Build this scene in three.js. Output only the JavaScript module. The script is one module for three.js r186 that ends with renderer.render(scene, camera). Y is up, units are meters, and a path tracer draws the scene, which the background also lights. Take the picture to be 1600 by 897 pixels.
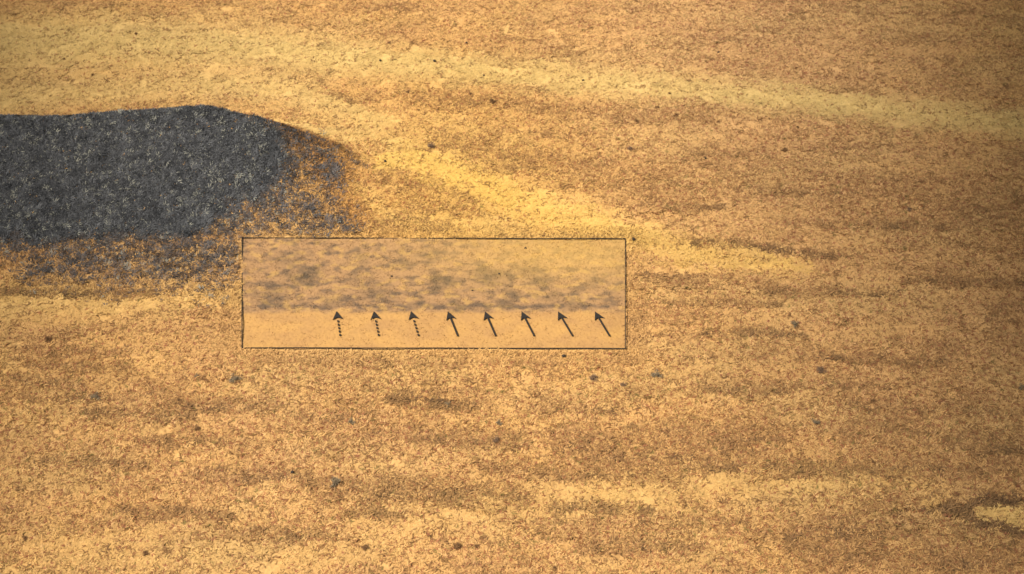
import * as THREE from 'three';
import { mergeGeometries, mergeVertices } from 'three/addons/utils/BufferGeometryUtils.js';
import { createNoise2D } from 'simplex-noise';

// ---------------------------------------------------------------- camera, sky, sun, exposure
const PITCH = THREE.MathUtils.degToRad(42), FOV = 20, DIST = 38;
const SKY_LEVEL = 0.40;
const scene = new THREE.Scene();
const camera = new THREE.PerspectiveCamera(FOV, 1024 / 574, 0.5, 9000);
camera.position.set(0, DIST * Math.sin(PITCH), DIST * Math.cos(PITCH));
camera.lookAt(0, 0, 0);
camera.updateMatrixWorld(true);
camera.focus = 29; camera.userData.fStop = 1.3;   // a touch soft, as the photograph is

const sunDir = new THREE.Vector3(-0.55, 0.80, 0.24).normalize();
// dusty, hazy air: pale gold low down, a thin grey-blue overhead, brighter round the sun
const SW = 256, SH = 128, skyData = new Float32Array(SW * SH * 4), sv = new THREE.Vector3();
for (let j = 0; j < SH; j++) for (let i = 0; i < SW; i++) {
  const el = ((j + 0.5) / SH - 0.5) * Math.PI, az = ((i + 0.5) / SW - 0.5) * 2 * Math.PI;
  sv.set(Math.cos(el) * Math.cos(az), Math.sin(el), Math.cos(el) * Math.sin(az));
  const h = Math.pow(Math.max(0, sv.y), 0.55), glow = Math.pow(Math.max(0, sv.dot(sunDir)), 12) * 0.9, o = (j * SW + i) * 4;
  [[0.96, 0.60], [0.85, 0.58], [0.67, 0.56]].forEach(([a, b], k) => { skyData[o + k] = SKY_LEVEL * (a + (b - a) * h + glow * [1, 0.88, 0.68][k]); });
  skyData[o + 3] = 1;
}
const skyTex = new THREE.DataTexture(skyData, SW, SH, THREE.RGBAFormat, THREE.FloatType);
skyTex.mapping = THREE.EquirectangularReflectionMapping; skyTex.magFilter = THREE.LinearFilter; skyTex.needsUpdate = true;
scene.background = skyTex; scene.environment = skyTex;

const sun = new THREE.DirectionalLight(new THREE.Color(1.0, 0.86, 0.71), 4.8);
sun.position.copy(sunDir).multiplyScalar(60);
sun.target.position.set(0, 0, 0);
sun.castShadow = true;
sun.shadow.radius = 1.0;
sun.shadow.mapSize.set(4096, 4096);
Object.assign(sun.shadow.camera, { left: -30, right: 30, top: 30, bottom: -30, near: 1, far: 3000 });
scene.add(sun, sun.target);

const renderer = new THREE.WebGLRenderer({ antialias: true });
renderer.setSize(1024, 574);
renderer.toneMapping = THREE.LinearToneMapping;
renderer.toneMappingExposure = 1.24;
renderer.shadowMap.enabled = true;
renderer.shadowMap.type = THREE.PCFSoftShadowMap;

// ---------------------------------------------------------------- helpers
function mulberry(a) {
  return () => { a |= 0; a = a + 0x6D2B79F5 | 0; let t = Math.imul(a ^ a >>> 15, 1 | a); t = t + Math.imul(t ^ t >>> 7, 61 | t) ^ t; return ((t ^ t >>> 14) >>> 0) / 4294967296; };
}
const rnd = mulberry(7);
const nA = createNoise2D(mulberry(11)), nB = createNoise2D(mulberry(23)), nC = createNoise2D(mulberry(37)), nD = createNoise2D(mulberry(53));
const clamp = (v, a = 0, b = 1) => Math.min(b, Math.max(a, v));
const mix = (a, b, t) => a + (b - a) * t;
const sm = (a, b, v) => { const t = clamp((v - a) / (b - a)); return t * t * (3 - 2 * t); };
const mix3 = (a, b, t) => [mix(a[0], b[0], t), mix(a[1], b[1], t), mix(a[2], b[2], t)];
const fbm = (n, x, z, f, o = 3) => { let s = 0, a = 1, t = 0; for (let i = 0; i < o; i++) { s += a * n(x * f, z * f); t += a; a *= 0.55; f *= 2.03; } return s / t; };

// a pixel of the photograph (1600 x 897) to the point where its ray meets the level y
const ray = new THREE.Vector3();
function at(px, py, y = 0) {
  ray.set(px / 800 - 1, 1 - py / 448.5, 0.5).unproject(camera).sub(camera.position);
  const t = (y - camera.position.y) / ray.y;
  return new THREE.Vector3(camera.position.x + ray.x * t, y, camera.position.z + ray.z * t);
}
const KZ = 0.67;                                     // plan depth is weighed down when distances to a strip are taken
const strip = (pts, w) => ({ p: pts.map(([x, y]) => { const g = at(x, y); return [g.x, g.z * KZ]; }), w: w.map(v => v * 0.0149) });
function inStrip(s, x, z) {                          // 1 on the strip's axis, 0 beyond its half width
  z *= KZ; let best = 0;
  for (let i = 0; i < s.p.length - 1; i++) {
    const [ax, az] = s.p[i], [bx, bz] = s.p[i + 1], dx = bx - ax, dz = bz - az;
    const t = clamp(((x - ax) * dx + (z - az) * dz) / (dx * dx + dz * dz));
    const d = Math.hypot(x - ax - dx * t, z - az - dz * t), w = mix(s.w[i], s.w[i + 1], t);
    if (d < w) best = Math.max(best, 1 - d / w);
  }
  return best;
}
const curve = (knots, v) => {                        // smooth curve through sorted [v, value] knots
  if (v <= knots[0][0]) return knots[0][1];
  for (let i = 1; i < knots.length; i++) if (v <= knots[i][0]) {
    const [a, fa] = knots[i - 1], [b, fb] = knots[i]; return mix(fa, fb, (v - a) / (b - a));
  }
  return knots[knots.length - 1][1];
};

// ---------------------------------------------------------------- lie of the land
// the bank under the dark heather: crest and foot as lines in plan, with its height
const crestK = [], heightK = [], footK = [];
for (const [px, top, h, foot] of [[-500, 187, 1.25, 412], [-150, 187, 1.25, 410], [0, 187, 1.25, 405], [60, 188, 1.25, 402], [130, 185, 1.25, 398], [200, 181, 1.27, 392], [260, 176, 1.3, 388],
  [320, 172, 1.34, 384], [360, 179, 1.27, 380], [400, 188, 1.16, 376], [440, 197, 0.92, 374], [480, 211, 0.62, 372], [520, 227, 0.36, 370], [560, 250, 0.16, 366], [600, 280, 0.05, 362], [650, 318, 0, 360], [760, 330, 0, 360]]) {
  const c = at(px, top + 4, h), f = at(px, foot);
  crestK.push([c.x, c.z]); heightK.push([c.x, h]); footK.push([c.x, f.z]);
}
const boxPx = [[378.4, 373], [977, 374.4], [977, 546], [378.4, 545]];
const box = boxPx.map(([x, y]) => at(x, y));
function inBox(x, z, grow = 0) {                     // signed distance to the plot's edge, positive inside
  let d = 1e9;
  for (let i = 0; i < 4; i++) {
    const a = box[i], b = box[(i + 1) % 4], l = Math.hypot(b.x - a.x, b.z - a.z);
    d = Math.min(d, ((b.x - a.x) * (z - a.z) - (b.z - a.z) * (x - a.x)) / l);
  }
  return d + grow;
}
function bank(x, z) {
  const c = curve(crestK, x), h = curve(heightK, x), f = curve(footK, x);
  if (h <= 0) return 0;
  const far = h * 1.1 + 0.45;
  if (z < c) return h * (1 - sm(0, far, c - z));
  return h * Math.pow(1 - sm(-0.35 * (f - c), f - c, z - c), 1) / (1 - sm(-0.35 * (f - c), f - c, 0));
}
const furrowA = strip([[1400, 796], [1480, 792], [1545, 787], [1600, 776], [1700, 760]], [8, 15, 17, 16, 18]);
const furrowB = strip([[1500, 812], [1545, 817], [1600, 828], [1700, 850]], [9, 15, 18, 22]);
const spit = strip([[1530, 797], [1560, 802], [1600, 808], [1700, 822]], [10, 20, 26, 34]);
function heightAt(x, z) {
  const flat = sm(-0.5, 0.25, -inBox(x, z));
  let y = bank(x, z);
  y += flat * (0.1 * fbm(nA, x + 9, z * 1.6, 0.11, 3) + 0.03 * fbm(nB, x, z * 1.8, 0.6, 3));
  y += flat * 0.012 * nC(x * 5, z * 5);
  y -= 0.05 * sm(0, 0.7, inStrip(furrowA, x, z)) + 0.05 * sm(0, 0.7, inStrip(furrowB, x, z));
  y += 0.02 * sm(0, 0.8, inStrip(spit, x, z));
  return y;
}

// ---------------------------------------------------------------- what grows where
const bareStrips = [                                  // smooth pale strips of thin, short growth
  [strip([[-200, 70], [150, 65], [420, 80], [640, 100], [860, 122], [1060, 140], [1250, 155], [1420, 175], [1600, 195], [1800, 215]], [110, 108, 82, 66, 60, 56, 54, 50, 50, 50]), 1.0],
  [strip([[580, 262], [640, 248], [760, 292], [880, 340], [1000, 372], [1130, 402], [1260, 418]], [22, 38, 46, 50, 46, 40, 20]), 0.95],
  [strip([[560, 300], [600, 340], [720, 356], [900, 370]], [26, 34, 26, 36]), 0.6],
  [strip([[-100, 470], [60, 468], [190, 478], [300, 470], [430, 455]], [60, 52, 46, 34, 20]), 0.7],
  [strip([[560, 800], [700, 796], [900, 778], [1100, 760], [1300, 752], [1460, 764]], [30, 50, 46, 46, 42, 26]), 0.55],
  [strip([[-100, 860], [150, 870], [420, 868], [640, 850]], [70, 60, 50, 30]), 0.35],
  [strip([[-60, 150], [140, 145], [300, 130], [440, 140], [600, 190]], [80, 70, 60, 50, 30]), 0.75],
  [strip([[420, 190], [520, 205], [640, 225]], [16, 20, 18]), 0.8],
  [spit, 1.3],
];
const brownStrips = [                                 // streaks where dark dead stems gather
  [strip([[1085, 376], [1140, 381], [1190, 385], [1290, 402], [1340, 396]], [7, 8, 8, 8, 6]), 1.1],
  [strip([[605, 624], [660, 629], [705, 631], [740, 634]], [9, 10, 9, 8]), 1.1],
  [strip([[20, 598], [90, 601], [130, 604]], [7, 8, 6]), 1.0],
  [strip([[120, 620], [165, 620]], [10, 8]), 0.9],
  [strip([[250, 632], [420, 630]], [6, 6]), 0.7],
  [strip([[500, 765], [600, 762], [720, 772], [820, 780]], [20, 22, 22, 14]), 0.75],
  [strip([[480, 752], [560, 772], [640, 778]], [12, 18, 10]), 0.7],
  [strip([[1060, 720], [1140, 726], [1260, 734], [1400, 738]], [12, 14, 14, 12]), 0.9],
  [strip([[760, 730], [860, 734], [960, 738], [1060, 742]], [10, 12, 12, 10]), 0.7],
  [strip([[880, 690], [980, 705], [1100, 700], [1200, 690]], [30, 40, 40, 30]), 0.55],
  [strip([[1350, 690], [1450, 705], [1620, 715]], [40, 46, 46]), 0.6],
  [strip([[1250, 850], [1400, 830], [1500, 850], [1640, 860]], [34, 60, 60, 60]), 0.75],
  [strip([[1000, 816], [1120, 820], [1200, 826]], [12, 12, 10]), 0.6],
  [strip([[640, 160], [760, 165], [900, 172], [1100, 186]], [14, 16, 16, 20]), 0.4],
  [strip([[520, 152], [580, 160]], [12, 8]), 0.5],
  [strip([[700, 215], [820, 250], [980, 275], [1120, 270], [1250, 285]], [24, 34, 50, 60, 40]), 0.28],
  [strip([[1300, 300], [1420, 330], [1620, 350]], [60, 80, 90]), 0.25],
  [strip([[560, 345], [640, 350], [700, 356]], [16, 18, 12]), 0.5], [strip([[600, 275], [660, 300], [740, 325]], [26, 34, 20]), 0.25],
  ...[[0, 455, 240, 6], [280, 634, 430, 6], [40, 572, 200, 5], [120, 648, 300, 5], [200, 690, 420, 6], [430, 655, 560, 5], [60, 722, 240, 6], [300, 742, 470, 6], [640, 690, 820, 6], [820, 640, 960, 5], [1000, 430, 1150, 5], [1040, 470, 1220, 5], [1180, 455, 1400, 6],
    [1100, 520, 1260, 5], [1250, 560, 1480, 6], [1090, 612, 1240, 5], [1300, 640, 1560, 6], [980, 668, 1120, 5], [540, 800, 640, 5], [860, 792, 1020, 6], [180, 800, 360, 6], [1150, 300, 1330, 6], [1000, 320, 1130, 5], [1280, 350, 1480, 7], [1420, 440, 1620, 7], [1080, 240, 1210, 5], [900, 850, 1080, 6], [380, 830, 520, 5]]
    .map(([a, y, b, w]) => [strip([[a, y], [(a + b) / 2, y + 3], [b, y + 5]], [w, w + 3, w]), 0.95]),
  [furrowA, 1.35], [furrowB, 1.5],
];
const heathStrips = [                                 // the grey-blue heather and where it thins out
  [strip([[-300, 300], [0, 298], [120, 294], [230, 284], [300, 288]], [148, 142, 142, 144, 138]), 2.1],
  [strip([[290, 292], [350, 285], [410, 280]], [160, 158, 120]), 1.25],
  [strip([[60, 405], [250, 405], [330, 405], [390, 385]], [70, 90, 96, 86]), 0.55],
  [strip([[340, 300], [430, 320], [500, 338], [560, 356]], [130, 116, 76, 24]), 0.5],
  [strip([[400, 250], [470, 250], [520, 280]], [104, 96, 66]), 0.6],
];
const ochreStrip = strip([[440, 215], [500, 250], [540, 300], [560, 335]], [34, 48, 50, 40]);
const P = {
  gold: [0.63, 0.388, 0.138], tan: [0.56, 0.333, 0.132], pink: [0.57, 0.358, 0.168], pale: [0.65, 0.435, 0.150], green: [0.56, 0.45, 0.185],
  brown: [0.19, 0.095, 0.036], umber: [0.075, 0.040, 0.020], slate: [0.026, 0.031, 0.039], slateLight: [0.135, 0.150, 0.172], ochre: [0.57, 0.285, 0.085], yellow: [0.71, 0.455, 0.092],
};
const gPink = at(1200, 40), gRight = at(1600, 600), gYellow = at(720, 320), gLow = at(500, 760);
function land(x, z) {                                 // what the ground bears at a place
  const w1 = 0.28 * fbm(nA, x, z * KZ, 0.9, 3), w2 = 0.28 * fbm(nB, x, z * KZ, 0.9, 3);
  const X = x + w1, Z = z + w2 * 0.8;
  let bare = 0, brown = 0, heath = 0;
  for (const [s, k] of bareStrips) bare = Math.max(bare, k * sm(0, 0.95, inStrip(s, X, Z)));
  for (const [s, k] of brownStrips) brown = Math.max(brown, k * sm(0, 0.6, inStrip(s, x + w1 * 0.35, z + w2 * 0.3)));
  for (const [s, k] of heathStrips) heath = Math.max(heath, k * sm(0, k > 2 ? 0.8 : 1, inStrip(s, X, Z)));
  heath = clamp(heath, 0, 1.1);
  const sp = sm(0.35, 0.7, inStrip(spit, x, z)); brown *= 1 - sp;
  const crest = curve(crestK, x);
  if (curve(heightK, x) > 0.05 && z < crest) { heath *= 1 - sm(0.22, 0.5, crest - z) * clamp(curve(heightK, x) * 1.5); }
  heath = heath * (0.95 + (heath > 1 ? 0.2 : 0.4) * fbm(nC, x, z * KZ, 2.2, 3));
  const q = (g, r) => Math.exp(-((x - g.x) ** 2 + ((z - g.z) * KZ) ** 2) / (r * r));
  const ochre = sm(0, 0.7, inStrip(ochreStrip, X, Z));
  const seam = 0.6 * fbm(nB, x * 0.14 + 40, z * 1.15, 1, 3) + 0.6 * nA(x * 0.1 + 9 + 0.15 * w1, z * 3.8 + 0.1 * x);
  let c = mix3(P.gold, P.tan, clamp(0.5 + 0.5 * fbm(nD, x, z * 1.6, 0.35, 3) + 0.5 * seam));
  brown += (1 - 0.7 * clamp(bare)) * (0.4 + 0.3 * sm(-2, 3, z)) * sm(0.18, 0.7, seam);
  c = mix3(c, P.pink, clamp(0.75 * q(gPink, 6) + 0.5 * q(gRight, 6) + 0.3 * q(gLow, 5)));
  c = mix3(c, P.ochre, 0.7 * ochre);
  const green = sm(-0.1, 0.5, fbm(nC, x * 0.7, z * 1.5, 0.22, 2)) * 0.35;
  c = mix3(c, mix3(P.pale, P.green, 0.1 + 0.55 * sm(-1, -5, z)), clamp(bare) * 0.8);
  c = mix3(c, P.green, green * 0.4);
  c = mix3(c, P.yellow, clamp(0.4 * q(gYellow, 3.2) + 0.3 * sm(0, 0.9, inStrip(bareStrips[1][0], X, Z))));
  return { c, bare: clamp(bare), brown, heath: clamp(heath), ochre };
}
// inside the plot: short, trodden growth, mottled behind the edge that the arrows point to, plain before it
const edgeA = at(380, 488), edgeB = at(977, 488);
const plotBlots = [[475, 432, 30, .9], [630, 412, 18, .7], [675, 398, 20, .6], [690, 440, 24, .9], [590, 455, 26, .5], [765, 432, 28, .8], [830, 420, 26, .5], [845, 440, 22, .6], [800, 460, 18, .55], [755, 478, 14, .7], [790, 478, 12, .7], [715, 478, 16, .7], [860, 462, 14, .4],
  [560, 400, 22, .4], [430, 460, 34, .5], [520, 470, 22, .5], [650, 478, 16, .4], [900, 478, 16, .5], [455, 405, 26, .45], [930, 440, 20, .4], [560, 440, 26, .4]].map(([x, y, r, k]) => { const g = at(x, y); return [g.x, g.z, r * 0.017, k]; });
function plot(x, z) {
  const above = sm(0.08, -0.08, z - mix(edgeA.z, edgeB.z, 0.5) + 0.05 * fbm(nA, x, z, 1.6, 2));
  const X = x + 0.15 * nB(x * 2.2, z * 1.6), Z = z + 0.15 * nC(x * 2.2, z * 1.6);
  let blot = 0;
  for (const [bx, bz, r, k] of plotBlots) { const d = Math.hypot(X - bx, (Z - bz) * 1.1) / r; if (d < 1.3) blot = Math.max(blot, k * sm(1.3, 0.2, d)); }
  const mott = sm(-0.15, 0.45, fbm(nD, x * 1.7, z * 2.8, 1, 3)), light = sm(0.05, 0.6, fbm(nB, x, z * 1.4, 1.9, 2));
  let c = mix3([0.64, 0.385, 0.125], [0.47, 0.275, 0.115], 0.5 + 0.5 * fbm(nC, x, z * 1.5, 0.8, 3));
  const yel = Math.exp(-(((x - gYellow.x - 2.6) / 3.2) ** 2 + ((z - box[1].z - 0.4) / 1.1) ** 2));
  const fine = fbm(nA, x * 0.8, z * 1.3, 3.4, 3), band = Math.exp(-(((z - edgeA.z + 0.2 + 0.05 * nB(x * 1.5, 3)) / 0.07) ** 2)) * sm(-0.5, 0.4, nC(x * 0.9, 1) + 0.25);
  let u = mix3([0.45, 0.275, 0.132], [0.17, 0.118, 0.078], clamp(mott * 0.75 + 0.35 * fbm(nA, x * 0.25, z * 2.2, 1, 2) + 0.35 * fine + 0.9 * band));
  u = mix3(u, [0.62, 0.39, 0.13], light * 0.6);
  u = mix3(u, [0.115, 0.088, 0.06], clamp(blot * (0.8 + 0.5 * fbm(nA, x, z, 3, 2))));
  u = mix3(u, [0.68, 0.44, 0.12], clamp(yel * 0.6));
  return { c: mix3(c, u, above).map(v => v * 0.84), above, blot: clamp(blot * above + mott * above * 0.4), yel };
}

// ---------------------------------------------------------------- the ground
const GX0 = -24, GX1 = 24, GZ0 = -20, GZ1 = 20, TEX = 2048;
function groundMaps() {
  const col = new Uint8Array(TEX * TEX * 4), bmp = new Uint8Array(TEX * TEX * 4);
  const enc = v => Math.round(255 * clamp(v <= 0.0031308 ? 12.92 * v : 1.055 * Math.pow(v, 1 / 2.4) - 0.055));
  const STEP = 4, N = TEX / STEP + 1, coarse = new Array(N * N);
  const X = i => mix(GX0, GX1, i / TEX), Z = j => mix(GZ1, GZ0, j / TEX);
  for (let j = 0; j < N; j++) for (let i = 0; i < N; i++) {
    const l = land(X(i * STEP), Z(j * STEP));
    let c = mix3(l.c, P.umber, clamp(l.brown * 0.6));
    c = mix3(c, P.slate, l.heath ** 3);
    coarse[j * N + i] = [...c, l.bare];
  }
  for (let j = 0; j < TEX; j++) for (let i = 0; i < TEX; i++) {
    const x = X(i + 0.5), z = Z(j + 0.5), ci = Math.floor(i / STEP), cj = Math.floor(j / STEP), fi = (i % STEP) / STEP, fj = (j % STEP) / STEP;
    const a = coarse[cj * N + ci], b = coarse[cj * N + ci + 1], d = coarse[(cj + 1) * N + ci], e = coarse[(cj + 1) * N + ci + 1];
    let c = [0, 1, 2, 3].map(k => mix(mix(a[k], b[k], fi), mix(d[k], e[k], fi), fj));
    const bare = c[3], g1 = nA(x * 9, z * 9), g2 = nB(x * 21, z * 21), litter = sm(0.45, 0.85, 1 - Math.abs(nC(x * 3.3, z * 3.3)) * 1.6) * sm(0, 0.5, nD(x * 1.1, z * 1.1));
    const inside = inBox(x, z);
    let k = 1 + 0.10 * g1 + 0.10 * g2;
    if (inside > 0) { c = plot(x, z).c; k = 1 + 0.045 * g1 + 0.05 * g2; } else k *= 1 - 0.30 * litter * (1 - 0.6 * bare);
    const o = (j * TEX + i) * 4;
    col[o] = enc(c[0] * k); col[o + 1] = enc(c[1] * k); col[o + 2] = enc(c[2] * k); col[o + 3] = 255;
    const h = 128 + 50 * g1 + 40 * g2; bmp[o] = bmp[o + 1] = bmp[o + 2] = h; bmp[o + 3] = 255;
  }
  const t = [col, bmp].map((d, i) => {
    const m = new THREE.DataTexture(d, TEX, TEX, THREE.RGBAFormat);
    m.magFilter = THREE.LinearFilter; m.minFilter = THREE.LinearMipmapLinearFilter; m.generateMipmaps = true; m.anisotropy = 8;
    if (!i) m.colorSpace = THREE.SRGBColorSpace; m.needsUpdate = true; return m;
  });
  return t;
}
const [gCol, gBmp] = groundMaps();
const groundMat = new THREE.MeshStandardMaterial({ map: gCol, bumpMap: gBmp, bumpScale: 0.02, roughness: 1 });
{
  const nx = 480, nz = 440, g = new THREE.PlaneGeometry(GX1 - GX0, GZ1 - GZ0, nx, nz); g.rotateX(-Math.PI / 2);
  const p = g.attributes.position;
  for (let i = 0; i < p.count; i++) {
    const x = p.getX(i), z = p.getZ(i), rim = Math.min(x - GX0, GX1 - x, z - GZ0, GZ1 - z);
    p.setY(i, mix(-0.12, heightAt(x, z), sm(0, 3, rim)));
  }
  g.computeVertexNormals();
  const m = new THREE.Mesh(g, groundMat); m.name = 'ground'; m.receiveShadow = m.castShadow = true;
  m.userData = { kind: 'structure', label: 'uneven sandy ground under the dry golden grass', category: 'ground' };
  scene.add(m);
  const far = new THREE.Mesh(new THREE.PlaneGeometry(7000, 7000).rotateX(-Math.PI / 2), new THREE.MeshStandardMaterial({ color: new THREE.Color().setRGB(0.40, 0.25, 0.10), roughness: 1 }));
  far.position.y = -0.1; far.name = 'far_plain'; far.receiveShadow = true;
  far.userData = { kind: 'structure', label: 'level dry plain reaching to the horizon', category: 'plain' };
  scene.add(far);
}

// ---------------------------------------------------------------- grass and heather
function blade(len, wid, az, lean, curl, ox, oz, seg = 3) {     // one tapering, bending strip
  const pos = [], idx = [], dir = [Math.cos(az), Math.sin(az)];
  let x = ox, y = -0.01, z = oz, a = lean;
  for (let i = 0; i <= seg; i++) {
    const w = wid * (i === seg ? 0.25 : 1 - 0.45 * i / seg) / 2;
    pos.push(x - dir[1] * w, y, z + dir[0] * w, x + dir[1] * w, y, z - dir[0] * w);
    if (i < seg) { const k = i * 2; idx.push(k, k + 1, k + 2, k + 1, k + 3, k + 2); }
    const s = len / seg; x += dir[0] * Math.sin(a) * s; z += dir[1] * Math.sin(a) * s; y += Math.cos(a) * s; a += curl / seg;
  }
  const g = new THREE.BufferGeometry(); g.setAttribute('position', new THREE.Float32BufferAttribute(pos, 3)); g.setIndex(idx); g.computeVertexNormals(); return g;
}
function tuft(n, len, wid, lean, curl, spread, seed) {
  const r = mulberry(seed), b = [];
  for (let i = 0; i < n; i++) {
    const a = r() * Math.PI * 2, o = spread * Math.sqrt(r()), oa = r() * 6.283;
    b.push(blade(len * (0.55 + 0.65 * r()), wid * (0.7 + 0.6 * r()), a, lean * (0.4 + 0.9 * r()), curl * (0.3 + r()), Math.cos(oa) * o, Math.sin(oa) * o));
  }
  return mergeGeometries(b);
}
const matMat = new THREE.MeshStandardMaterial({ color: 0xffffff, vertexColors: true, roughness: 0.85, side: THREE.DoubleSide });
const strawMat = new THREE.MeshStandardMaterial({ color: 0xffffff, roughness: 0.85, side: THREE.DoubleSide });
const frame0 = at(0, 0), frame1 = at(0, 897), halfW = z => mix(Math.abs(frame1.x), Math.abs(frame0.x), (frame1.z - z) / (frame1.z - frame0.z)) + 1.6;
const Y = new THREE.Vector3(0, 1, 0), up = new THREE.Vector3(), spin = new THREE.Quaternion();
function scatter(name, geo, count, place, label, category) {    // ground cover: one object, nobody could count it
  const M = [], C = [], d = new THREE.Object3D(), r = mulberry(name.length * 97 + 5);
  for (let i = 0; i < count; i++) {
    const z = mix(frame0.z - 1.5, frame1.z + 1.5, r()), x = (r() * 2 - 1) * (Math.abs(frame0.x) + 1.6);
    if (Math.abs(x) > halfW(z)) continue;
    const s = place(x, z, r); if (!s) continue;
    d.position.set(x, heightAt(x, z), z); const lean = s.flat ? 0.06 : 0.5, dx = (heightAt(x + 0.15, z) - heightAt(x - 0.15, z)) / 0.3, dz = (heightAt(x, z + 0.15) - heightAt(x, z - 0.15)) / 0.3;
    up.set(-dx + lean * (r() - 0.5), 1, -dz + lean * (r() - 0.5)).normalize(); d.quaternion.setFromUnitVectors(Y, up).multiply(spin.setFromAxisAngle(Y, r() * 6.283)); d.scale.set(s.s, s.s * (s.h ?? 1), s.s); d.updateMatrix();
    M.push(d.matrix.clone()); C.push(new THREE.Color().setRGB(...s.c));
  }
  const m = new THREE.InstancedMesh(geo, geo.attributes.color ? matMat : strawMat, M.length); m.name = name; m.castShadow = m.receiveShadow = true;
  M.forEach((k, i) => { m.setMatrixAt(i, k); m.setColorAt(i, C[i]); });
  m.userData = { kind: 'stuff', label, category };
  scene.add(m); console.log(name, M.length);
}
const near = (x, z) => { const d = inBox(x, z); return d < 0 && d > -0.09; };
const tone = (c, k) => [clamp(c[0] * k, 0, 0.95), clamp(c[1] * k, 0, 0.95), clamp(c[2] * k, 0, 0.95)];
const worm = (x, z) => { const a = 1 - Math.abs(nA(x * 1.7, z * 2.4)) * 2.2, b = 1 - Math.abs(nB(x * 2.4 + 5, z * 3.4)) * 2.2; return sm(0.35, 0.95, Math.max(a, b)) * (0.6 + 0.6 * fbm(nD, x, z, 0.8, 2)); };

// a mat of many small tufts, about 0.4 m across; fleck: share of dead brown blades in it
function mat(seed, fleck, len, n) {
  const r = mulberry(seed), all = [];
  for (let i = 0; i < n; i++) {
    const o = 0.23 * Math.sqrt(r()), a = r() * 6.283, k = 0.9 + 0.2 * r(), lie = r() * 6.283, dead = r() < fleck, pale = r() < 0.14;
    const c = dead ? [0.38 + 0.2 * r(), 0.31 + 0.18 * r(), 0.31 + 0.14 * r()] : pale ? [1.08, 1.1, 1.2] : [k, k, k * 0.97];
    for (let b = 0; b < 4; b++) {
      const g = blade(len * (0.6 + 0.7 * r()), 0.022 * (0.7 + 0.6 * r()), lie + (r() - 0.5) * 1.6, 0.75 + 0.6 * r(), 0.5 + 0.9 * r(), Math.cos(a) * o + (r() - 0.5) * 0.03, Math.sin(a) * o + (r() - 0.5) * 0.03, 2);
      const cs = []; for (let v = 0; v < 6; v++) cs.push(...c);
      g.setAttribute('color', new THREE.Float32BufferAttribute(cs, 3)); all.push(g);
    }
  }
  return mergeGeometries(all);
}
// how coarse the growth is at a place: 0 smooth pale strip, 1 full of dead stems
const coarse = (x, z, l) => clamp(0.42 + 0.35 * fbm(nA, x, z * 1.5, 0.9, 3) + 0.25 * fbm(nC, x * 0.3, z * 1.4, 0.8, 2) - 0.6 * l.bare + 0.75 * l.brown + 0.3 * l.ochre + 0.08 * sm(2, 9, x) + 0.2 * sm(1, 4, z) * sm(10.5, 8, z));
const grassTone = (x, z, l, r) => tone(mix3(l.c, P.brown, clamp(0.25 * l.brown)), 0.92 + 0.12 * r());
const matOf = (lo, hi, h) => (x, z, r) => {
  if (inBox(x, z) > -0.32) return;
  const l = land(x, z), k = coarse(x, z, l) + 0.22 * (r() - 0.5);
  if (k < lo || k >= hi || (l.brown > 0.8 + 0.3 * r()) || l.heath > 0.14) return;
  return { s: 0.85 + 0.3 * r(), h: h * (0.8 + 0.4 * r()), c: grassTone(x, z, l, r), flat: 1 };
};
const MATS = 19000;
scatter('short_grass', mat(3, 0.02, 0.085, 60), MATS, matOf(-9, 0.28, 0.3), 'smooth short straw grass in the pale strips', 'grass');
scatter('dry_grass', mat(4, 0.09, 0.10, 60), MATS, matOf(0.28, 0.58, 0.42), 'dry golden grass covering the open ground', 'grass');
scatter('coarse_grass', mat(5, 0.24, 0.11, 60), MATS, matOf(0.58, 9, 0.55), 'coarse grass thick with dead brown stems', 'grass');
scatter('fringe_grass', tuft(7, 0.10, 0.02, 1.0, 0.9, 0.05, 3), 420000, (x, z, r) => {
  const d = inBox(x, z); if (d > -0.035 || (d < -0.5 && (x > 3 || z > 4))) return;
  const l = land(x, z); if ((d < -0.5 && l.heath < 0.1) || r() < l.heath * 0.97) return;
  let c = grassTone(x, z, l, r); if (r() < 0.2) c = mix3(c, P.brown, 0.7);
  return { s: 0.7 + 0.5 * r(), h: 0.6, c };
}, 'thin dry grass tufts fringing the heather and the black outline', 'grass');
scatter('brown_grass', tuft(6, 0.105, 0.022, 0.9, 1.4, 0.045, 9), 330000, (x, z, r) => {
  if (inBox(x, z) > -0.10) return;
  const l = land(x, z);
  const w = worm(x + 31, z + 7);
  const k = coarse(x, z, l);
  if (r() > clamp(0.008 + 0.8 * w * (0.08 + 1.0 * k) + 0.75 * l.brown + 0.3 * l.ochre) || r() < l.heath) return;
  const c = mix3(mix3(P.brown, P.umber, clamp(r() + l.brown - 1)), l.c, (0.1 + 0.35 * r()) * clamp(2 - l.brown));
  return { s: 0.75 + 0.6 * r(), h: 0.65, c: tone(c, 0.8 + 0.6 * r()) };
}, 'dead brown grass stems in flecks and streaks', 'dead grass');

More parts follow.
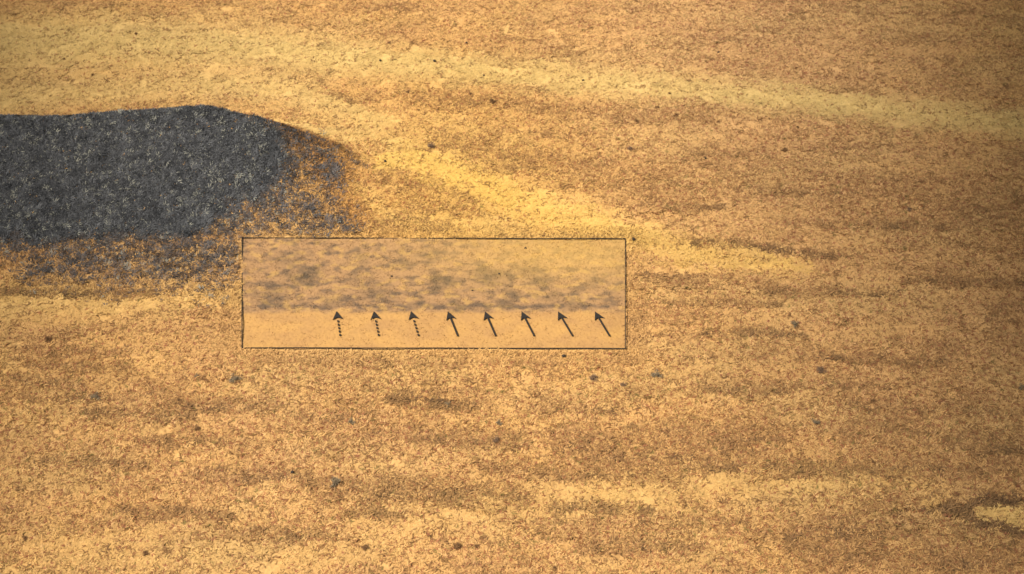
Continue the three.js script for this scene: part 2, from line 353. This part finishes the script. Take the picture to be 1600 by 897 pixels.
scatter('dark_heather', tuft(7, 0.12, 0.02, 0.8, 1.1, 0.06, 15), 620000, (x, z, r) => {
  const d = inBox(x, z); if (d > -0.12) return;
  const l = land(x, z); if (l.heath < 0.04 || r() > l.heath * l.heath * 0.85 + 0.18 * l.heath) return;
  const w = fbm(nA, x, z, 3.2, 2);
  let c = mix3(P.slate, P.slateLight, clamp(0.30 + 0.6 * w + 0.9 * (r() - 0.5)));
  if (r() < 0.06) c = mix3(c, [0.36, 0.38, 0.33], 0.7);
  if (l.heath < 0.8) c = mix3(c, mix3(P.brown, P.tan, 0.4 * r()), (1 - l.heath) * 0.7 * r());
  return { s: 0.7 + 0.6 * r(), h: 0.9, c };
}, 'slate grey heather covering the low bank', 'heather');

scatter('stubble', tuft(6, 0.05, 0.014, 1.2, 0.6, 0.05, 21), 240000, (x, z, r) => {
  if (inBox(x, z) < 0.05) return;
  const p = plot(x, z); if (r() > 0.35 + 0.5 * p.above) return;
  return { s: 0.6 + 0.7 * r(), h: 0.7, c: tone(p.c, 0.85 + 0.3 * r()) };
}, 'short trodden stubble inside the black outlined plot', 'stubble');

// ---------------------------------------------------------------- outline and arrows
const blackMat = new THREE.MeshStandardMaterial({ color: new THREE.Color().setRGB(0.016, 0.014, 0.013), roughness: 0.75 });
const shade = o => o.traverse(m => { if (m.isMesh) { m.castShadow = true; m.receiveShadow = true; } });
{
  const t = new THREE.Group(); t.name = 'outline_frame'; const c = new THREE.Vector3(); box.forEach(b => c.add(b)); c.multiplyScalar(0.25); c.y = 0; t.position.copy(c);
  t.userData = { label: 'thin black rectangular outline laid round the smooth mottled plot', category: 'outline' };
  const W = 0.021;
  for (let i = 0; i < 4; i++) {
    const a = box[i].clone().sub(c), b = box[(i + 1) % 4].clone().sub(c), len = a.distanceTo(b), r = mulberry(60 + i);
    const n = 24, sh = new THREE.BoxGeometry(len - (i % 2 ? W + 0.006 : -W), 0.012, i % 2 ? W : W * 1.2, n, 1, 1), p = sh.attributes.position;
    for (let k = 0; k < p.count; k++) p.setY(k, p.getY(k) + 0.003 * Math.sin(p.getX(k) * 2.1 + i));
    sh.computeVertexNormals();
    const m = new THREE.Mesh(sh, blackMat); m.name = 'rail'; m.position.copy(a).add(b).multiplyScalar(0.5); m.position.y = 0.03; m.rotation.y = -Math.atan2(b.z - a.z, b.x - a.x); t.add(m);
  }
  shade(t); scene.add(t);
}
const arrowPx = [[526, 488, 531.6, 526, 1], [584.4, 488, 591.8, 526, 1], [642.4, 488, 654, 526, 1], [700, 488.4, 715.4, 526.4, 0], [758, 488.4, 774.6, 526.4, 0], [815.2, 488.4, 834.8, 526.4, 0], [872, 488.4, 894.8, 526.4, 0], [929.6, 488.4, 952.4, 526.4, 0]];
const ord = ['first', 'second', 'third', 'fourth', 'fifth'];
const count = { 0: 0, 1: 0 };
arrowPx.forEach(([tx, ty, bx, by, dashed]) => {
  const tip = at(tx, ty), tail = at(bx, by), dir = tip.clone().sub(tail), L = dir.length(), yaw = Math.atan2(dir.x, dir.z);
  const t = new THREE.Group(); const kind = dashed ? 'dashed_arrow' : 'solid_arrow', n = count[dashed]++;
  t.name = n ? `${kind}_${String(n).padStart(3, '0')}` : kind;
  t.position.set(tail.x, 0.034, tail.z); t.rotation.y = yaw;
  const head = new THREE.Shape(); head.moveTo(0, L); head.lineTo(-0.115, L - 0.27); head.quadraticCurveTo(-0.05, L - 0.215, 0, L - 0.205); head.quadraticCurveTo(0.05, L - 0.215, 0.115, L - 0.27); head.closePath();
  const flat = s => new THREE.ExtrudeGeometry(s, { depth: 0.012, bevelEnabled: true, bevelThickness: 0.003, bevelSize: 0.003, bevelSegments: 1 }).rotateX(Math.PI / 2);
  const h = new THREE.Mesh(flat(head), blackMat); h.name = 'arrowhead'; t.add(h);
  const bar = (a, b) => { const s = new THREE.Shape(); s.moveTo(-0.0155, a); s.lineTo(0.0155, a); s.lineTo(0.0155, b); s.lineTo(-0.0155, b); s.closePath(); return new THREE.Mesh(flat(s), blackMat); };
  if (dashed) { const top = L - 0.25, p = top / 5; for (let k = 0; k < 5; k++) { const m = bar(k * p, k * p + p * 0.52); m.name = 'dash'; t.add(m); } }
  else { const m = bar(0, L - 0.212); m.name = 'shaft'; t.add(m); }
  const side = dashed ? 'the slate grey heather bank' : 'the dashed arrows';
  t.userData = { label: `black arrow with ${dashed ? 'dashed' : 'solid'} shaft, ${ord[n]} of its row counted from ${side}`, category: 'arrow', group: dashed ? 'dashed arrows inside the outlined plot' : 'solid arrows inside the outlined plot' };
  shade(t); scene.add(t);
});

// ---------------------------------------------------------------- small shrubs and pebbles
function makeShrub(seed, leafA, leafB) {
  const r = mulberry(seed), t = new THREE.Group(), tw = [], lv = [];
  for (let i = 0; i < 9; i++) {
    const a = r() * 6.283, lean = 0.25 + 0.9 * r(), len = 0.55 + 0.5 * r(), top = new THREE.Vector3(Math.cos(a) * Math.sin(lean), Math.cos(lean), Math.sin(a) * Math.sin(lean)).multiplyScalar(len);
    const mid = top.clone().multiplyScalar(0.5).add(new THREE.Vector3((r() - 0.5) * 0.15, 0.08, (r() - 0.5) * 0.15));
    tw.push(new THREE.TubeGeometry(new THREE.QuadraticBezierCurve3(new THREE.Vector3(0, -0.05, 0), mid, top), 4, 0.018, 4));
    for (let k = 0; k < 46; k++) {
      const f = 0.35 + 0.75 * r(), p = top.clone().multiplyScalar(f).add(new THREE.Vector3((r() - 0.5), (r() - 0.5) * 0.7, (r() - 0.5)).multiplyScalar(0.42));
      if (p.y < 0.03) p.y = 0.03 + 0.1 * r();
      const g = blade(0.16 + 0.14 * r(), 0.07, r() * 6.283, r() * 1.6, 0.8, 0, 0, 2); g.translate(p.x, p.y, p.z);
      const c = mix3(leafA, leafB, r()), cs = []; for (let v = 0; v < g.attributes.position.count; v++) cs.push(...c);
      g.setAttribute('color', new THREE.Float32BufferAttribute(cs, 3)); lv.push(g);
    }
  }
  const f = new THREE.Mesh(mergeGeometries(lv), leafMat); f.name = 'foliage'; const s = new THREE.Mesh(mergeGeometries(tw), twigMat); s.name = 'stem'; t.add(f, s); shade(t); return t;
}
const leafMat = new THREE.MeshStandardMaterial({ vertexColors: true, roughness: 0.85, side: THREE.DoubleSide }), twigMat = new THREE.MeshStandardMaterial({ color: new THREE.Color().setRGB(0.08, 0.055, 0.04), roughness: 0.9 });
const kinds = {
  slate: [makeShrub(101, [0.15, 0.125, 0.09], [0.30, 0.235, 0.14]), 'slate grey shrub', 'slate_shrub', 'slate grey shrubs scattered in the grass'],
  umber: [makeShrub(202, [0.11, 0.06, 0.026], [0.25, 0.135, 0.055]), 'dark brown shrub', 'brown_shrub', 'dark brown shrubs scattered in the grass'],
  plum: [makeShrub(303, [0.15, 0.095, 0.06], [0.29, 0.19, 0.115]), 'dull purple shrub', 'purple_shrub', 'dull purple shrubs scattered in the grass'],
};
const used = {};
const shrubSpots = [['umber', 769, 164, 20], ['umber', 735, 150, 11], ['umber', 1027, 170, 16], ['umber', 1056, 183, 17], ['umber', 1068, 169, 13], ['umber', 1225, 238, 19], ['umber', 995, 191, 14], ['umber', 638, 147, 17], ['umber', 1245, 204, 13], ['umber', 608, 67, 15], ['umber', 1046, 147, 11], ['umber', 1122, 194, 12],
  ['slate', 366, 594, 26], ['slate', 150, 622, 22], ['umber', 309, 671, 15], ['slate', 549, 664, 17], ['slate', 525, 755, 26], ['umber', 571, 857, 18], ['umber', 715, 857, 20], ['umber', 867, 891, 14], ['umber', 723, 757, 11], ['slate', 1025, 590, 24], ['slate', 1242, 508, 20], ['plum', 928, 592, 22], ['plum', 972, 607, 16], ['plum', 1280, 580, 24], ['slate', 779, 662, 16],
  ['umber', 76, 534, 20], ['slate', 1274, 664, 18], ['slate', 1596, 606, 20], ['plum', 672, 232, 22], ['plum', 985, 231, 16], ['umber', 228, 868, 14], ['umber', 40, 843, 14], ['umber', 672, 842, 10], ['umber', 745, 858, 13], ['plum', 775, 690, 18], ['umber', 1432, 248, 11], ['slate', 700, 631, 15], ['umber', 1363, 630, 13], ['plum', 1420, 330, 18], ['umber', 280, 628, 13], ['slate', 308, 590, 12], ['umber', 100, 92, 11], ['umber', 213, 56, 12], ['umber', 145, 118, 13]];
const sites = [
  ['beside the long pale strip beyond the heather bank', (x, z) => inStrip(bareStrips[0][0], x, z) > 0],
  ['in the grass just behind the outlined plot', (x, z) => z < box[0].z && z > box[0].z - 5 && x > box[0].x],
  ['in the grass right before the outlined plot', (x, z) => z > box[2].z && z < box[2].z + 2.6 && x > box[0].x - 0.4 && x < box[1].x + 1],
  ['beside the pale strip before the outlined plot', (x, z) => inStrip(bareStrips[4][0], x, z) > 0 || (z > box[2].z + 2.6 && x > box[0].x && x < box[1].x)],
  ['before the foot of the heather bank', (x, z) => x < box[0].x && z > -1],
  ['in the coarse brown grass past the solid arrows', (x, z) => x >= box[1].x],
  ['in the dry grass beyond the heather bank', () => true],
];
const spotsBySite = {};
for (const [k, px, py, size] of shrubSpots) {
  const g = at(px, py), site = sites.find(s => s[1](g.x, g.z))[0];
  (spotsBySite[k + site] ??= []).push({ k, px, py, size, g, site });
}
for (const list of Object.values(spotsBySite)) {
  list.sort((a, b) => b.size - a.size);
  list.forEach((e, i) => { if (i && e.size >= list[i - 1].size) e.size = list[i - 1].size * 0.92; });
  list.forEach(({ k, px, py, size, g, site }, i) => {
    const [src, kindLabel, name] = kinds[k], r = mulberry(px * 7 + py);
    const o = src.clone(), n = used[k] = (used[k] ?? -1) + 1; o.name = n ? `${name}_${String(n).padStart(3, '0')}` : name;
    const s = size * 0.0149 / 2.5; o.scale.set(s * 1.12, s * 0.8, s * 1.05); o.rotation.y = r() * 6.283;
    o.position.set(g.x, heightAt(g.x, g.z), g.z);
    const rank = list.length === 1 ? 'lone' : i === 0 ? 'largest' : i === list.length - 1 ? 'smallest' : ['', 'second largest', 'third largest', 'fourth largest', 'fifth largest', 'sixth largest', 'seventh largest', 'eighth largest'][i];
    o.userData = { label: `${rank} ${kindLabel} ${site}`, category: 'shrub', group: `${kindLabel}s ${site}` }; scene.add(o);
  });
}
{
  const stone = mergeVertices(new THREE.IcosahedronGeometry(1, 2)), p = stone.attributes.position;
  for (let i = 0; i < p.count; i++) { const x = p.getX(i), y = p.getY(i), z = p.getZ(i), k = 1 + 0.22 * nA(x * 1.3 + y, z * 1.3 - y); p.setXYZ(i, x * k, y * k * 0.65, z * k * 0.85); }
  stone.computeVertexNormals();
  const stoneMat = new THREE.MeshStandardMaterial({ color: new THREE.Color().setRGB(0.03, 0.024, 0.02), roughness: 0.8 });
  [[679, 97, 3], [594, 94, 2.4], [756, 119, 2], [602, 255, 2.4], [911, 126, 2.2], [729, 66, 2.2], [1122, 84, 2.4], [780, 428, 1.8], [821, 388, 2.2], [738, 454, 1.6], [612, 432, 2], [881, 557, 3], [990, 376, 3], [457, 741, 2.6], [1102, 250, 2]].forEach(([px, py, r], i) => {
    const g = at(px, py), m = new THREE.Mesh(stone, stoneMat); m.name = i ? `pebble_${String(i).padStart(3, '0')}` : 'pebble';
    m.scale.setScalar(r * 0.0149); m.rotation.y = i * 1.7; const inside = inBox(g.x, g.z) > 0; m.position.set(g.x, heightAt(g.x, g.z) + r * 0.004 + (inside ? 0 : 0.03), g.z);
    m.castShadow = m.receiveShadow = true;
    m.userData = { label: inside ? 'tiny black pebble inside the outlined plot' : 'tiny black pebble lying in the open dry grass', category: 'pebble', group: inside ? 'pebbles inside the plot' : 'pebbles in the open grass' };
    scene.add(m);
  });
}

// ---------------------------------------------------------------- unseen clouds above the frame, placed to shade both sides of the ground
const unseenCloudMat = new THREE.MeshStandardMaterial({ color: new THREE.Color().setRGB(0.85, 0.85, 0.86), roughness: 1 });
function unseen_cloud(name, label, edge, out, seed) {        // edge: the point of the ground half shaded by the cloud's rim; out: the way the cloud reaches from there
  const r = mulberry(seed), parts = [], side = out.clone().addScaledVector(sunDir, -out.dot(sunDir)).normalize(), fore = new THREE.Vector3().crossVectors(sunDir, side).normalize();
  const up = sunDir.clone().multiplyScalar(1150);
  const puff = (s, f, rad, k) => {
    const g = mergeVertices(new THREE.IcosahedronGeometry(1, 5).deleteAttribute('uv').deleteAttribute('normal')), p = g.attributes.position;
    for (let i = 0; i < p.count; i++) { const x = p.getX(i), y = p.getY(i), z = p.getZ(i), m = rad * (1 + k * fbm(nA, x * 2 + z, y * 2 - z + s, 1.1, 4)); p.setXYZ(i, x * m, y * m * 0.7, z * m); }
    g.computeVertexNormals(); const o = up.clone().addScaledVector(side, s).addScaledVector(fore, f); g.translate(o.x, o.y, o.z); parts.push(g);
  };
  puff(72, 0, 70, 0.03);
  { const p = parts[0].attributes.position, v = new THREE.Vector3(); let rim = 1e9; for (let i = 0; i < p.count; i++) rim = Math.min(rim, v.fromBufferAttribute(p, i).dot(side)); parts[0].translate(-side.x * rim, -side.y * rim, -side.z * rim); }
  for (let i = 0; i < 9; i++) puff(150 + r() * 160, (r() - 0.5) * 260, 50 + 45 * r(), 0.25);
  const m = new THREE.Mesh(mergeGeometries(parts), unseenCloudMat); m.position.copy(edge); m.name = name; m.castShadow = true; m.userData = { label, category: 'unseen_cloud', group: 'unseen clouds placed to shade the plain' }; scene.add(m);
}
unseen_cloud('unseen_cloud', 'white heaped cumulus out of view, placed to shade the outer end of the heather bank', at(5, 480), new THREE.Vector3(-1, 0, 0.1), 71);
unseen_cloud('unseen_cloud_001', 'white heaped cumulus out of view, placed to shade the ground past the plot', at(1325, 430), new THREE.Vector3(1, 0, -0.05), 72);

renderer.render(scene, camera);
